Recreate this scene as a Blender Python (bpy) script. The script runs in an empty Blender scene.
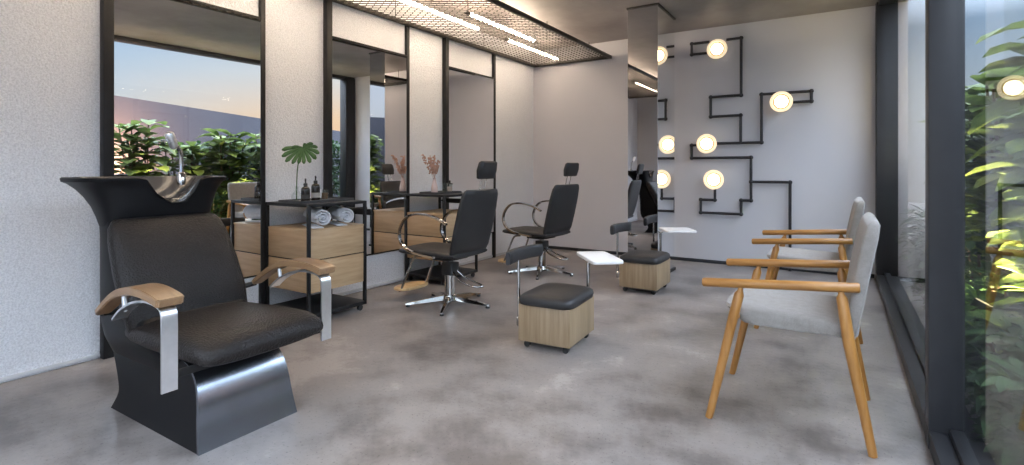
import bpy, bmesh, math, random
from mathutils import Vector, Matrix, Euler
PI = math.pi
C = bpy.context.scene.collection
V = Vector

# ------------------------------------------------------------------ materials
def new_mat(name):
    m = bpy.data.materials.new(name); m.use_nodes = True
    nt = m.node_tree
    return m, nt, nt.nodes['Principled BSDF']

def lk(nt, a, b): nt.links.new(a, b)

def coords(nt, scale=(1, 1, 1), kind='Object'):
    tc = nt.nodes.new('ShaderNodeTexCoord'); mp = nt.nodes.new('ShaderNodeMapping')
    mp.inputs['Scale'].default_value = scale
    lk(nt, tc.outputs[kind], mp.inputs['Vector'])
    return mp.outputs['Vector']

def noise(nt, vec, scale, detail=4, rough=.55):
    n = nt.nodes.new('ShaderNodeTexNoise')
    n.inputs['Scale'].default_value = scale; n.inputs['Detail'].default_value = detail
    n.inputs['Roughness'].default_value = rough
    lk(nt, vec, n.inputs['Vector']); return n.outputs['Fac']

def ramp(nt, fac, stops):
    r = nt.nodes.new('ShaderNodeValToRGB')
    e = r.color_ramp.elements
    for p, c in stops: e.new(p).color = (c[0], c[1], c[2], 1)
    if stops[0][0] > 0: e.remove(e[0])
    else:
        e.remove(e[0]); e[0].color = (*stops[0][1], 1)
    if len(e) > len(stops): e.remove(e[-1])
    e[-1].color = (*stops[-1][1], 1)
    lk(nt, fac, r.inputs['Fac']); return r.outputs['Color']

def bump(nt, b, height, strength, dist=.01):
    n = nt.nodes.new('ShaderNodeBump'); n.inputs['Strength'].default_value = strength
    n.inputs['Distance'].default_value = dist
    lk(nt, height, n.inputs['Height']); lk(nt, n.outputs['Normal'], b.inputs['Normal'])

def plain(name, col, rough=.5, metal=0, var=.06, vscale=6, spec=None):
    """colour with a faint procedural mottling"""
    m, nt, b = new_mat(name)
    f = noise(nt, coords(nt), vscale, 3)
    lo = tuple(c * (1 - var) for c in col); hi = tuple(min(1, c * (1 + var)) for c in col)
    lk(nt, ramp(nt, f, [(.3, lo), (.7, hi)]), b.inputs['Base Color'])
    b.inputs['Roughness'].default_value = rough; b.inputs['Metallic'].default_value = metal
    if spec is not None: b.inputs['Specular IOR Level'].default_value = spec
    return m

def wood(name, c1, c2, scale=(30, 2, 30), rough=.45, ns=1.0):
    m, nt, b = new_mat(name)
    v = coords(nt, scale)
    f = noise(nt, v, ns, 6, .6)
    lk(nt, ramp(nt, f, [(.3, c1), (.5, tuple((a + d) / 2 for a, d in zip(c1, c2))), (.72, c2)]), b.inputs['Base Color'])
    b.inputs['Roughness'].default_value = rough
    bump(nt, b, f, .12, .004)
    return m

def leather(name, col, rough=.38, scale=140, strength=.35, spec=.3):
    m, nt, b = new_mat(name)
    v = coords(nt)
    vo = nt.nodes.new('ShaderNodeTexVoronoi'); vo.inputs['Scale'].default_value = scale
    lk(nt, v, vo.inputs['Vector'])
    f = noise(nt, v, 5, 4)
    lk(nt, ramp(nt, f, [(.3, tuple(c * .8 for c in col)), (.7, tuple(c * 1.2 for c in col))]), b.inputs['Base Color'])
    b.inputs['Roughness'].default_value = rough; b.inputs['Specular IOR Level'].default_value = spec
    bump(nt, b, vo.outputs['Distance'], strength, .004)
    return m

def fabric(name, c1, c2):
    m, nt, b = new_mat(name)
    v = coords(nt)
    f = noise(nt, v, 260, 3, .7)
    g = noise(nt, v, 30, 3, .6)
    mx = nt.nodes.new('ShaderNodeMath'); mx.operation = 'MULTIPLY_ADD'
    mx.inputs[1].default_value = .6; lk(nt, f, mx.inputs[0])
    m2 = nt.nodes.new('ShaderNodeMath'); m2.operation = 'MULTIPLY'; m2.inputs[1].default_value = .4
    lk(nt, g, m2.inputs[0]); lk(nt, m2.outputs[0], mx.inputs[2])
    lk(nt, ramp(nt, mx.outputs[0], [(.36, c1), (.64, c2)]), b.inputs['Base Color'])
    b.inputs['Roughness'].default_value = .95
    b.inputs['Sheen Weight'].default_value = .2
    bump(nt, b, f, .4, .004)
    return m

M = {}
# concrete floor
m, nt, b = new_mat('polished_concrete_floor')
v = coords(nt)
f1 = noise(nt, v, .8, 3, .5); f2 = noise(nt, v, 3.2, 6, .6); f3 = noise(nt, v, 26, 5, .6)
a = nt.nodes.new('ShaderNodeMath'); a.operation = 'MULTIPLY_ADD'; a.inputs[1].default_value = .5
lk(nt, f1, a.inputs[0])
a2 = nt.nodes.new('ShaderNodeMath'); a2.operation = 'MULTIPLY_ADD'; a2.inputs[1].default_value = .38
lk(nt, f2, a2.inputs[0])
a3 = nt.nodes.new('ShaderNodeMath'); a3.operation = 'MULTIPLY'; a3.inputs[1].default_value = .12
lk(nt, f3, a3.inputs[0]); lk(nt, a3.outputs[0], a2.inputs[2]); lk(nt, a2.outputs[0], a.inputs[2])
lk(nt, ramp(nt, a.outputs[0], [(.39, (.112, .096, .090)), (.455, (.178, .156, .146)), (.51, (.232, .205, .192)), (.555, (.252, .222, .207)), (.61, (.345, .308, .286))]), b.inputs['Base Color'])
f4 = noise(nt, v, 75, 2, .6)
pore = ramp(nt, f4, [(.30, (.55, .55, .55)), (.38, (1, 1, 1))])
mp = nt.nodes.new('ShaderNodeMix'); mp.data_type = 'RGBA'; mp.blend_type = 'MULTIPLY'; mp.inputs[0].default_value = 1
lk(nt, b.inputs['Base Color'].links[0].from_socket, mp.inputs[6]); lk(nt, pore, mp.inputs[7]); lk(nt, mp.outputs[2], b.inputs['Base Color'])
lk(nt, ramp(nt, f2, [(.3, (.31,) * 3), (.7, (.43,) * 3)]), b.inputs['Roughness'])
b.inputs['Specular IOR Level'].default_value = .5
bump(nt, b, f2, .05, .004)
M['floor'] = m
# plaster
m, nt, b = new_mat('sparkling_white_plaster')
v = coords(nt)
f = noise(nt, v, 58, 3, .75); g = noise(nt, v, 1.2, 3)
gr = noise(nt, v, 105, 2, .7)
gm = nt.nodes.new('ShaderNodeMix'); gm.data_type = 'RGBA'; gm.blend_type = 'MULTIPLY'; gm.inputs[0].default_value = 1
lk(nt, ramp(nt, g, [(.3, (.76, .775, .81)), (.7, (.82, .83, .86))]), gm.inputs[6])
lk(nt, ramp(nt, gr, [(.36, (.82, .82, .83)), (.5, (.95, .95, .95)), (.62, (1.04, 1.04, 1.04))]), gm.inputs[7]); lk(nt, gm.outputs[2], b.inputs['Base Color'])
b.inputs['Roughness'].default_value = .42
bump(nt, b, f, .85, .02)
M['plaster'] = m
M['backwall'] = plain('smooth_lilac_white_paint', (.565, .552, .582), .7, 0, .02, 1.5)
m, nt, b = new_mat('taupe_concrete_ceiling')
v = coords(nt)
f = noise(nt, v, 1.1, 7, .62); f2 = noise(nt, v, 7, 5, .6)
lk(nt, ramp(nt, f, [(.33, (.235, .208, .20)), (.67, (.36, .322, .312))]), b.inputs['Base Color'])
b.inputs['Roughness'].default_value = .55
bump(nt, b, f2, .08, .01)
M['ceiling'] = m
M['rearwall'] = plain('grey_paint', (.50, .49, .50), .7, 0, .03, 1.5)
M['blackmetal'] = plain('black_powder_coat', (.014, .0135, .014), .5, .0, .15, 20, .3)
M['frame'] = plain('anthracite_window_aluminium', (.026, .027, .031), .42, .0, .08, 9, .4)
M['meshmetal'] = plain('dark_bronze_steel', (.026, .020, .016), .5, .2, .15, 20)
M['chrome'] = plain('polished_chrome', (.56, .55, .54), .09, 1, .02, 4)
M['brushed'] = plain('brushed_steel', (.86, .87, .89), .34, 1, .04, 30)
M['darksteel'] = plain('dark_brushed_steel', (.30, .33, .38), .27, 1, .06, 10)
M['mirror'] = plain('mirror_silver', (.90, .90, .90), .0, 1, .004, 2)
M['darkmirror'] = plain('smoked_mirror', (.62, .61, .62), .015, 1, .01, 2)
M['leather'] = leather('black_leather', (.0165, .0135, .0125), .42, 105, .8, .24)
M['leather2'] = leather('charcoal_leatherette', (.024, .0232, .024), .48, 200, .15, .4)
M['shell'] = plain('black_satin_shell', (.007, .007, .0078), .42, 0, .1, 8, .16)
M['bowl'] = plain('glossy_grey_bowl_glaze', (.05, .049, .05), .20, .0, .08, 8, .35)
M['oak'] = wood('light_oak_veneer', (.40, .255, .13), (.56, .39, .23), (3, 3, 34), .48)
M['oakend'] = wood('light_oak_veneer_side', (.36, .225, .115), (.50, .335, .19), (3, 3, 34), .48)
M['stoolwood'] = wood('vertical_grain_oak', (.215, .145, .08), (.34, .245, .15), (30, 30, 2), .5)
M['teak'] = wood('honey_teak', (.27, .115, .026), (.45, .22, .062), (5, 40, 40), .34)
M['teakv'] = wood('honey_teak_leg', (.26, .11, .025), (.43, .21, .06), (40, 40, 5), .34)
M['armwood'] = wood('walnut_arm', (.175, .095, .045), (.29, .175, .09), (6, 40, 40), .32)
M['footwood'] = wood('birch_footplate', (.46, .29, .13), (.62, .43, .22), (5, 40, 5), .4)
M['grey_fabric'] = fabric('heather_grey_fabric', (.215, .195, .18), (.30, .276, .258))
M['towel'] = fabric('white_terry', (.72, .72, .74), (.88, .88, .90))
M['whitetop'] = plain('white_laminate', (.82, .80, .79), .35, 0, .02, 6)
M['slate'] = plain('dark_slate', (.05, .05, .053), .6, 0, .2, 30)
M['darkglass'] = plain('dark_amber_bottle', (.018, .012, .009), .12, 0, .1, 10)
M['label'] = plain('kraft_label', (.42, .38, .33), .7, 0, .05, 30)
M['darklabel'] = plain('dark_paper_label', (.05, .047, .043), .7, 0, .1, 30)
M['blackplastic'] = plain('black_plastic', (.02, .02, .02), .35, 0, .1, 10)
M['soil'] = plain('dark_garden_soil', (.055, .042, .032), .95, 0, .5, 8)
M['gardenwall'] = plain('slate_blue_render', (.045, .046, .06), .85, 0, .05, 2)
M['paving'] = plain('pale_concrete_kerb', (.42, .41, .41), .8, 0, .1, 8)
M['bark'] = plain('brown_bark', (.12, .075, .045), .85, 0, .3, 25)
M['pampas'] = plain('dusty_pink_dried_flower', (.50, .30, .23), .9, 0, .25, 40)
M['blushglass'] = plain('blush_ceramic', (.62, .47, .43), .35, 0, .05, 10)
M['conduit'] = plain('dark_iron_conduit', (.035, .033, .036), .42, .35, .15, 20)

def glassy(name, tint=(1, 1, 1), ior=1.5, power=5):
    m = bpy.data.materials.new(name); m.use_nodes = True; nt = m.node_tree
    for n in list(nt.nodes): nt.nodes.remove(n)
    out = nt.nodes.new('ShaderNodeOutputMaterial'); mix = nt.nodes.new('ShaderNodeMixShader')
    tr = nt.nodes.new('ShaderNodeBsdfTransparent'); tr.inputs[0].default_value = (*tint, 1)
    gl = nt.nodes.new('ShaderNodeBsdfGlossy'); gl.inputs['Roughness'].default_value = 0
    gl.inputs['Color'].default_value = (1, 1, 1, 1)
    lw = nt.nodes.new('ShaderNodeLayerWeight'); lw.inputs['Blend'].default_value = .5   # Schlick, same from both sides
    pw = nt.nodes.new('ShaderNodeMath'); pw.operation = 'POWER'; pw.inputs[1].default_value = power
    ma = nt.nodes.new('ShaderNodeMath'); ma.operation = 'MULTIPLY_ADD'; r0 = ((ior - 1) / (ior + 1)) ** 2
    ma.inputs[1].default_value = 1 - r0; ma.inputs[2].default_value = r0
    lk(nt, lw.outputs['Facing'], pw.inputs[0]); lk(nt, pw.outputs[0], ma.inputs[0])
    lk(nt, ma.outputs[0], mix.inputs[0]); lk(nt, tr.outputs[0], mix.inputs[1]); lk(nt, gl.outputs[0], mix.inputs[2])
    lk(nt, mix.outputs[0], out.inputs[0])
    return m
M['glass'] = glassy('window_glass', (.94, .965, .96), 1.25, 7)
M['thinglass'] = glassy('clear_glass', (.90, .92, .91), 1.45)

def leafmat(name, c1, c2, trans=.3):
    m, nt, b = new_mat(name)
    f = noise(nt, coords(nt), 7, 3, .7)
    col = ramp(nt, f, [(.32, c1), (.68, c2)])
    lk(nt, col, b.inputs['Base Color']); b.inputs['Roughness'].default_value = .55; b.inputs['Specular IOR Level'].default_value = .22
    tl = nt.nodes.new('ShaderNodeBsdfTranslucent'); lk(nt, col, tl.inputs['Color'])
    mix = nt.nodes.new('ShaderNodeMixShader'); mix.inputs[0].default_value = trans
    out = nt.nodes['Material Output']
    lk(nt, b.outputs[0], mix.inputs[1]); lk(nt, tl.outputs[0], mix.inputs[2]); lk(nt, mix.outputs[0], out.inputs[0])
    return m
M['bigleaf'] = leafmat('fiddle_leaf', (.06, .115, .03), (.24, .31, .085))
M['shrubleaf'] = leafmat('dark_shrub_leaf', (.010, .034, .013), (.045, .095, .028))
M['coverleaf'] = leafmat('ground_cover_leaf', (.018, .05, .02), (.07, .135, .05))
M['monstera'] = leafmat('monstera_leaf_green', (.045, .10, .035), (.10, .19, .07), .15)

def emit(name, col, strength):
    m = bpy.data.materials.new(name); m.use_nodes = True; nt = m.node_tree
    b = nt.nodes['Principled BSDF']
    b.inputs['Base Color'].default_value = (*col, 1)
    b.inputs['Emission Color'].default_value = (*col, 1); b.inputs['Emission Strength'].default_value = strength
    return m
M['tube'] = emit('warm_led_tube', (1, .81, .60), 36)
M['lampglass'] = emit('opal_lamp_glass', (1, .80, .52), .42)
M['bulb'] = emit('warm_bulb', (1, .84, .60), 2.6)
M['spotlens'] = emit('garden_spot_lens', (1, .8, .5), 1.0); M['spotlens'].node_tree.nodes['Principled BSDF'].inputs['Base Color'].default_value = (.05, .05, .05, 1)

# ------------------------------------------------------------------ mesh helpers
def B(): return bmesh.new()

def box(bm, x0, x1, y0, y1, z0, z1, bev=0, seg=2, mat=None):
    r = bmesh.ops.create_cube(bm, size=1)
    vs = r['verts']
    for v in vs:
        v.co = V(((x0 + x1) / 2 + v.co.x * (x1 - x0), (y0 + y1) / 2 + v.co.y * (y1 - y0), (z0 + z1) / 2 + v.co.z * (z1 - z0)))
        if mat: v.co = mat @ v.co
    if bev:
        es = list({e for v in vs for e in v.link_edges})
        bmesh.ops.bevel(bm, geom=es, offset=bev, segments=seg, affect='EDGES', profile=.5)
    return bm

def loft(bm, rings, cap0=True, cap1=True, closed=True):
    vr = [[bm.verts.new(p) for p in r] for r in rings]
    n = len(rings[0])
    for a, c in zip(vr, vr[1:]):
        for i in range(n if closed else n - 1):
            j = (i + 1) % n
            bm.faces.new((a[i], a[j], c[j], c[i]))
    if cap0: bm.faces.new(list(reversed(vr[0])))
    if cap1: bm.faces.new(vr[-1])
    return bm

def smooth(pts, n=6, closed=False):
    pts = [V(p) for p in pts]; out = []
    m = len(pts)
    rng = range(m) if closed else range(m - 1)
    for i in rng:
        if closed: p0, p1, p2, p3 = pts[i - 1], pts[i], pts[(i + 1) % m], pts[(i + 2) % m]
        else: p0, p1, p2, p3 = pts[max(i - 1, 0)], pts[i], pts[i + 1], pts[min(i + 2, m - 1)]
        for k in range(n):
            t = k / n
            out.append(.5 * ((2 * p1) + (p2 - p0) * t + (2 * p0 - 5 * p1 + 4 * p2 - p3) * t * t + (3 * p1 - p0 - 3 * p2 + p3) * t ** 3))
    if not closed: out.append(pts[-1])
    return out

def tube(bm, pts, r, seg=10, closed=False):
    pts = [V(p) for p in pts]; n = len(pts)
    rad = r if isinstance(r, (list, tuple)) else [r] * n
    tang = []
    for i in range(n):
        if closed: d = pts[(i + 1) % n] - pts[i - 1]
        else: d = pts[min(i + 1, n - 1)] - pts[max(i - 1, 0)]
        tang.append(d.normalized())
    up = V((0, 0, 1)) if abs(tang[0].z) < .9 else V((1, 0, 0))
    nrm = (up - tang[0] * up.dot(tang[0])).normalized()
    rings = []
    for i in range(n):
        nrm = (nrm - tang[i] * nrm.dot(tang[i])).normalized()
        bi = tang[i].cross(nrm)
        rings.append([pts[i] + (nrm * math.cos(2 * PI * k / seg) + bi * math.sin(2 * PI * k / seg)) * rad[i] for k in range(seg)])
    if closed: rings.append(rings[0]); loft(bm, rings, False, False)
    else: loft(bm, rings)
    return bm

def strap(bm, pts, wdir, w, t):
    """flat bar swept along pts; wdir = direction of its width"""
    pts = [V(p) for p in pts]; W = V(wdir).normalized(); n = len(pts); rings = []
    for i in range(n):
        d = (pts[min(i + 1, n - 1)] - pts[max(i - 1, 0)]).normalized()
        N = d.cross(W).normalized()
        ww = w[i] if isinstance(w, (list, tuple)) else w
        tt = t[i] if isinstance(t, (list, tuple)) else t
        rings.append([pts[i] + W * (ww / 2 * a) + N * (tt / 2 * c) for a, c in ((-1, -1), (1, -1), (1, 1), (-1, 1))])
    return loft(bm, rings)

def lathe(bm, prof, center=(0, 0, 0), seg=24, mat=None, cap0=True, cap1=True):
    c = V(center); rings = []
    for r, z in prof:
        ring = [V((r * math.cos(2 * PI * k / seg), r * math.sin(2 * PI * k / seg), z)) for k in range(seg)]
        if mat: ring = [mat @ p for p in ring]
        rings.append([p + c for p in ring])
    return loft(bm, rings, cap0, cap1)

def sup(a, b, n=4, N=40):
    """superellipse outline"""
    o = []
    for k in range(N):
        t = 2 * PI * k / N; ct, st = math.cos(t), math.sin(t)
        o.append((a * math.copysign(abs(ct) ** (2 / n), ct), b * math.copysign(abs(st) ** (2 / n), st)))
    return o

def obj(name, bm, mat, parent=None, sharp=35, origin=None):
    """link the bmesh as ONE mesh object; verts in the parent's space (or world minus origin)"""
    bmesh.ops.recalc_face_normals(bm, faces=bm.faces[:])
    if origin is not None: bmesh.ops.translate(bm, verts=bm.verts[:], vec=-V(origin))
    me = bpy.data.meshes.new(name); bm.to_mesh(me); bm.free()
    me.materials.append(mat)
    me.shade_smooth()
    try: me.set_sharp_from_angle(angle=math.radians(sharp))
    except Exception: pass
    o = bpy.data.objects.new(name, me); C.objects.link(o)
    if parent is not None: o.parent = parent
    elif origin is not None: o.location = origin
    return o

def tag(o, label, cat, group=None, kind=None):
    o['label'] = label; o['category'] = cat
    if group: o['group'] = group
    if kind: o['kind'] = kind
    return o

def thing(name, label, cat, loc=(0, 0, 0), rz=0, group=None):
    o = bpy.data.objects.new(name, None); C.objects.link(o); o.empty_display_size = .1
    o.location = loc; o.rotation_euler = (0, 0, rz)
    return tag(o, label, cat, group)

def struct(name, bm, mat, parent=None, sharp=35, label=None):
    o = obj(name, bm, mat, parent, sharp)
    if parent is None: o['kind'] = 'structure'
    if label: o['label'] = label
    return o

def sroot(name, label=None):
    o = bpy.data.objects.new(name, None); C.objects.link(o); o['kind'] = 'structure'
    if label: o['label'] = label
    return o

def dup(root, loc, rz, label, group=None, name=None):
    r = root.copy(); C.objects.link(r); r.location = loc; r.rotation_euler = (0, 0, rz)
    r['label'] = label
    if group: r['group'] = group
    for ch in list(root.children):
        c = ch.copy(); C.objects.link(c); c.parent = r
        for g in list(ch.children):
            d = g.copy(); C.objects.link(d); d.parent = c
    return r

# ------------------------------------------------------------------ room
WL, WB, WR, WN, HC = -3.97, 6.96, .41, -.55, 2.97      # left wall, back wall, glass plane, near (rear) wall, ceiling
struct('floor', box(B(), WL - .2, .46, WN - .2, WB + .2, -.12, 0), M['floor'], label='polished grey concrete floor')
struct('ceiling', box(B(), WL - .2, .60, WN - .2, WB + .2, HC, HC + .15), M['ceiling'], label='taupe concrete ceiling')
struct('wall_left', box(B(), WL - .15, WL, WN - .2, WB + .2, 0, HC), M['plaster'], label='white sparkling plaster wall behind the mirrors')
struct('wall_back', box(B(), WL, .60, WB, WB + .15, -.05, HC), M['backwall'], label='smooth pale lilac-white end wall')
bm = B(); box(bm, WL, -2.95, WN - .15, WN, -.05, HC); box(bm, -2.95, .60, WN - .15, WN, 2.90, HC); box(bm, -2.95, .60, WN - .15, WN, -.05, .08); box(bm, .30, .60, WN - .15, WN, .08, 2.90)
struct('wall_rear', bm, M['rearwall'])
w = sroot('added_rear_window')  # unseen window behind the camera, added to let more daylight into the room
obj('glass_pane', box(B(), -2.92, .27, WN - .081, WN - .079, .10, 2.88), M['glass'], w)
bm = B(); box(bm, -2.95, .30, WN - .11, WN - .05, .08, .11); box(bm, -2.95, .30, WN - .11, WN - .05, 2.87, 2.90); box(bm, -2.95, -2.91, WN - .11, WN - .05, .11, 2.87); box(bm, .26, .30, WN - .11, WN - .05, .11, 2.87)
obj('glazing_frame', bm, M['frame'], w)
bm = B(); box(bm, WL, WL + .012, WN, 1.435, .008, .032, .003); box(bm, WL, WL + .012, 2.56, WB, .008, .032, .003)
box(bm, WL, WL + .012, 1.50, 2.51, .008, .032, .003)
struct('baseboard_left', bm, plain('pale_grey_baseboard', (.55, .55, .56), .5), label='thin pale grey baseboard')
struct('baseboard_back', box(B(), WL + .012, .31, WB - .014, WB, 0, .042, .003), M['frame'], label='dark baseboard along the end wall')
# window wall: sill curb, head beam, posts, panes
struct('trim_1', box(B(), .32, .50, WN, WB, -.06, .075, .004), M['frame'], label='dark aluminium sill curb under the windows')
struct('trim_2', box(B(), .335, .50, WN, WB, 2.915, HC, .003), M['frame'], label='dark head rail over the windows')
bm = B(); box(bm, .318, .50, 6.74, WB - .002, .0751, 2.951, .004); box(bm, .312, .318, 6.80, 6.83, .0751, 2.951)
struct('trim_3', bm, M['frame'], label='dark corner post at the end wall')
bm = B(); box(bm, .3165, .432, 2.85, 2.95, .076, 2.951, .004); box(bm, .432, .44, 2.87, 2.95, .076, 2.951, .003); box(bm, .3165, .335, 2.85, 2.95, 0, .076); box(bm, .3165, .335, 2.85, 2.95, 2.951, HC)
struct('trim_4', bm, M['frame'], label='dark window post between the two panes')
w = sroot('window_1', 'far fixed window pane beside the armchairs')
obj('glass_pane', box(B(), WR - .001, WR + .001, 2.95, 6.74, .10, 2.94), M['glass'], w)
bm = B(); box(bm, .385, .435, 2.951, 6.739, .0755, .105, .003); box(bm, .385, .435, 2.951, 6.739, 2.935, 2.9515, .003)
obj('glazing_frame', bm, M['frame'], w)
w = sroot('window_2', 'near window pane at the edge of the room')
obj('glass_pane', box(B(), WR - .001, WR + .001, WN, 2.85, .10, 2.94), M['glass'], w)
bm = B(); bm.faces.new([bm.verts.new((WR + .02, a_, b_)) for a_, b_ in ((WN, .10), (2.2, .10), (2.2, 2.94), (WN, 2.94))])
obj('sliding_pane', bm, M['glass'], w)
bm = B(); box(bm, .385, .435, WN, 2.849, .0755, .105, .003); box(bm, .385, .435, WN, 2.849, 2.935, 2.9515, .003)
obj('glazing_frame', bm, M['frame'], w)

# mirrored pillar
p = tag(sroot('pillar'), 'square mirror-clad pillar standing in front of the end wall', 'pillar')
obj('core', box(B(), -1.995, -1.675, 5.625, 6.28, 0, HC), M['frame'], p)
bm = B(); box(bm, -2.0, -1.67, 5.618, 5.625, .03, HC - .02)
obj('front_mirror', bm, M['darkmirror'], p)
obj('side_mirror', box(B(), -1.675, -1.668, 5.62, 6.285, .03, HC - .02), M['mirror'], p)
obj('side_mirror', box(B(), -2.002, -1.995, 5.62, 6.285, .03, HC - .02), M['mirror'], p)
bm = B(); box(bm, -2.012, -1.656, 5.606, 6.30, HC - .02, HC, .002)
obj('top_trim', bm, M['meshmetal'], p)
obj('base_trim', box(B(), -2.012, -1.656, 5.606, 6.30, 0, .03, .002), M['blackmetal'], p)

# ------------------------------------------------------------------ wall mirrors
def wall_mirror(yl, yr, label, ztop=2.74, zl=0.0):
    t = thing('wall_mirror', label, 'mirror', (WL, (yl + yr) / 2, 0), 0, 'tall wall mirrors')
    o = t.location
    bm = B(); box(bm, -.005, .005, -(yr - yl) / 2 + .052, (yr - yl) / 2 - .005, .35, 2.395)
    ym = (yl + yr) / 2; bmesh.ops.transform(bm, verts=bm.verts[:], matrix=Matrix.Translation((WL + .018, ym, 0)) @ Matrix.Rotation(math.radians(-1.1), 4, 'Z'))
    obj('mirror_glass', bm, M['mirror'], t, origin=o)
    bm = B(); box(bm, WL + .001, WL + .058, yl, yl + .058, .0, ztop, .003)
    obj('left_stile', bm, M['blackmetal'], t, origin=o)
    bm = B(); box(bm, WL + .001, WL + .04, yr - .012, yr + .025, .0, ztop, .002)
    obj('right_stile', bm, M['blackmetal'], t, origin=o)
    bm = B(); box(bm, WL + .001, WL + .034, yl + .058, yr - .012, 2.39, 2.408, .001); 
    obj('top_rail', bm, M['blackmetal'], t, origin=o)
    bm = B(); box(bm, WL + .001, WL + .022, yl + .058, yr - .012, .335, .352, .001)
    obj('bottom_rail', bm, M['blackmetal'], t, origin=o)
wall_mirror(1.435, 2.515, 'tall black-framed mirror behind the shampoo chair, reflecting sky and garden')
wall_mirror(3.125, 4.185, 'tall black-framed mirror between the two wooden carts')
wall_mirror(4.80, 5.85, 'tall black-framed mirror by the far corner, beyond the second cart')

# ------------------------------------------------------------------ ceiling grid and tubes
GX0, GX1, GY0, GY1, GZ = WL + .02, -2.705, .05, WB - .01, 2.735
t = thing('ceiling_grid', 'suspended dark expanded-metal ceiling grid over the mirrors', 'ceiling grid', ((GX0 + GX1) / 2, 3.5, GZ))
o0 = t.location
bm = B()
f = .035
box(bm, GX0, GX0 + f, GY0, GY1, GZ - .012, GZ + .03, .002); box(bm, GX1 - f, GX1, GY0, GY1, GZ - .012, GZ + .03, .002)
box(bm, GX0 + f, GX1 - f, GY0, GY0 + f, GZ - .012, GZ + .03, .002); box(bm, GX0 + f, GX1 - f, GY1 - f, GY1, GZ - .012, GZ + .03, .002)
obj('grid_frame', bm, M['meshmetal'], t, origin=o0)
bm = B()
ang = math.radians(58)                                    # strand direction against the long axis
dx, dy = math.sin(ang), math.cos(ang)
step = .066
def strand(bm, x0, y0, x1, y1, w=.009, h=.008):
    d = V((x1 - x0, y1 - y0, 0)).normalized(); n = V((-d.y, d.x, 0)) * (w / 2)
    a, c = V((x0, y0, GZ)), V((x1, y1, GZ)); up = V((0, 0, h))
    loft(bm, [[a - n, a + n, a + n + up, a - n + up], [c - n, c + n, c + n + up, c - n + up]])
Wg = GX1 - GX0 - 2 * f; xa = GX0 + f; xb = GX1 - f
run = Wg * dy / dx
y = GY0 - run
while y < GY1:
    for s in (1, -1):
        ya, yb = (y, y + run) if s == 1 else (y + run, y)
        x0, y0, x1, y1 = xa, ya, xb, yb
        def clip(x0, y0, x1, y1):
            lo, hi = GY0 + f, GY1 - f
            def at(yy): return x0 + (x1 - x0) * (yy - y0) / (y1 - y0)
            P = [(x0, y0), (x1, y1)]
            for i, (px, py) in enumerate(list(P)):
                if py < lo: P[i] = (at(lo), lo)
                if py > hi: P[i] = (at(hi), hi)
            return P
        if max(y0, y1) <= GY0 + f + .01 or min(y0, y1) >= GY1 - f - .01: continue
        (a0, b0), (a1, b1) = clip(x0, y0, x1, y1)
        if abs(a0 - a1) < .01: continue
        strand(bm, a0, b0, a1, b1, *((.010, .008) if s == 1 else (.005, .005)))
    y += step / dx * 1.0
pm = obj('expanded_metal_panel', bm, M['meshmetal'], t, origin=o0)
for yy in (.8, 2.4, 4.0, 5.6, 6.85):
    for xx in (GX1 - .30, GX0 + .017):
        bm = B(); tube(bm, [(xx, yy, GZ + .03), (xx, yy, HC)], .004, 8)
        obj('hanger_rod', bm, M['meshmetal'], t, origin=o0)

def tube_light(x, y0, y1, label):
    z = 2.785
    t = thing('tube_light', label, 'light', (x, (y0 + y1) / 2, z), 0, 'warm tube lights under the ceiling grid'); o = t.location
    bm = B(); tube(bm, [(x, y0 + .04, z), (x, y1 - .04, z)], .019, 12); obj('lit_tube', bm, M['tube'], t, origin=o)
    for ya, yb in ((y0, y0 + .04), (y1 - .04, y1)):
        bm = B(); tube(bm, [(x, ya, z), (x, yb, z)], .022, 12); cap = obj('end_cap', bm, M['blackmetal'], t, origin=o)
        ym = (ya + yb) / 2
        bm = B(); tube(bm, [(x, ym, z + .02), (x, ym, HC)], .0045, 8); obj('hanging_rod', bm, M['meshmetal'], t, origin=o)
tube_light(-3.50, 3.49, 4.91, 'glowing tube light on the wall side, above the mirror between the two carts')
tube_light(-3.24, 4.31, 5.74, 'glowing tube light on the room side of the grid, between its two wall-side neighbours')
tube_light(-3.50, 5.45, 6.88, 'glowing tube light closest to the far corner of the ceiling grid')
tube_light(-3.24, 2.35, 3.78, 'glowing tube light above the shampoo chair on the room-side line')
tube_light(-3.50, 1.53, 2.95, 'glowing tube light above the first mirror on the wall-side line')
tube_light(-3.24, .39, 1.82, 'glowing tube light at the near end of the ceiling grid')

# ------------------------------------------------------------------ pipe wall lamp
PY = WB - .045
lx, ly = -.93, PY
t = thing('pipe_wall_lamp', 'dark iron conduit maze on the end wall with four glowing round lamps', 'wall lamp', (lx, WB, 1.5)); o = t.location
paths = [
    [(-1.20, 2.785), (-1.032, 2.785), (-1.032, 2.088), (-1.386, 2.088), (-1.386, 1.843), (-1.037, 1.843), (-1.037, 1.506)],
    [(-1.40, 2.785), (-1.617, 2.785), (-1.617, 2.648), (-1.40, 2.648)],
    [(-1.40, 1.506), (-.806, 1.506), (-.806, 2.080), (-.287, 2.080), (-.287, 1.964), (-.52, 1.964)],
    [(-1.50, 1.490), (-1.617, 1.490), (-1.617, 1.327), (-.921, 1.327), (-.921, .807), (-1.032, .807), (-1.032, .637), (-1.506, .637), (-1.506, .800), (-1.335, .800), (-1.335, .98)],
    [(-.921, 1.033), (-.504, 1.033), (-.504, .0)],
]
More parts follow.
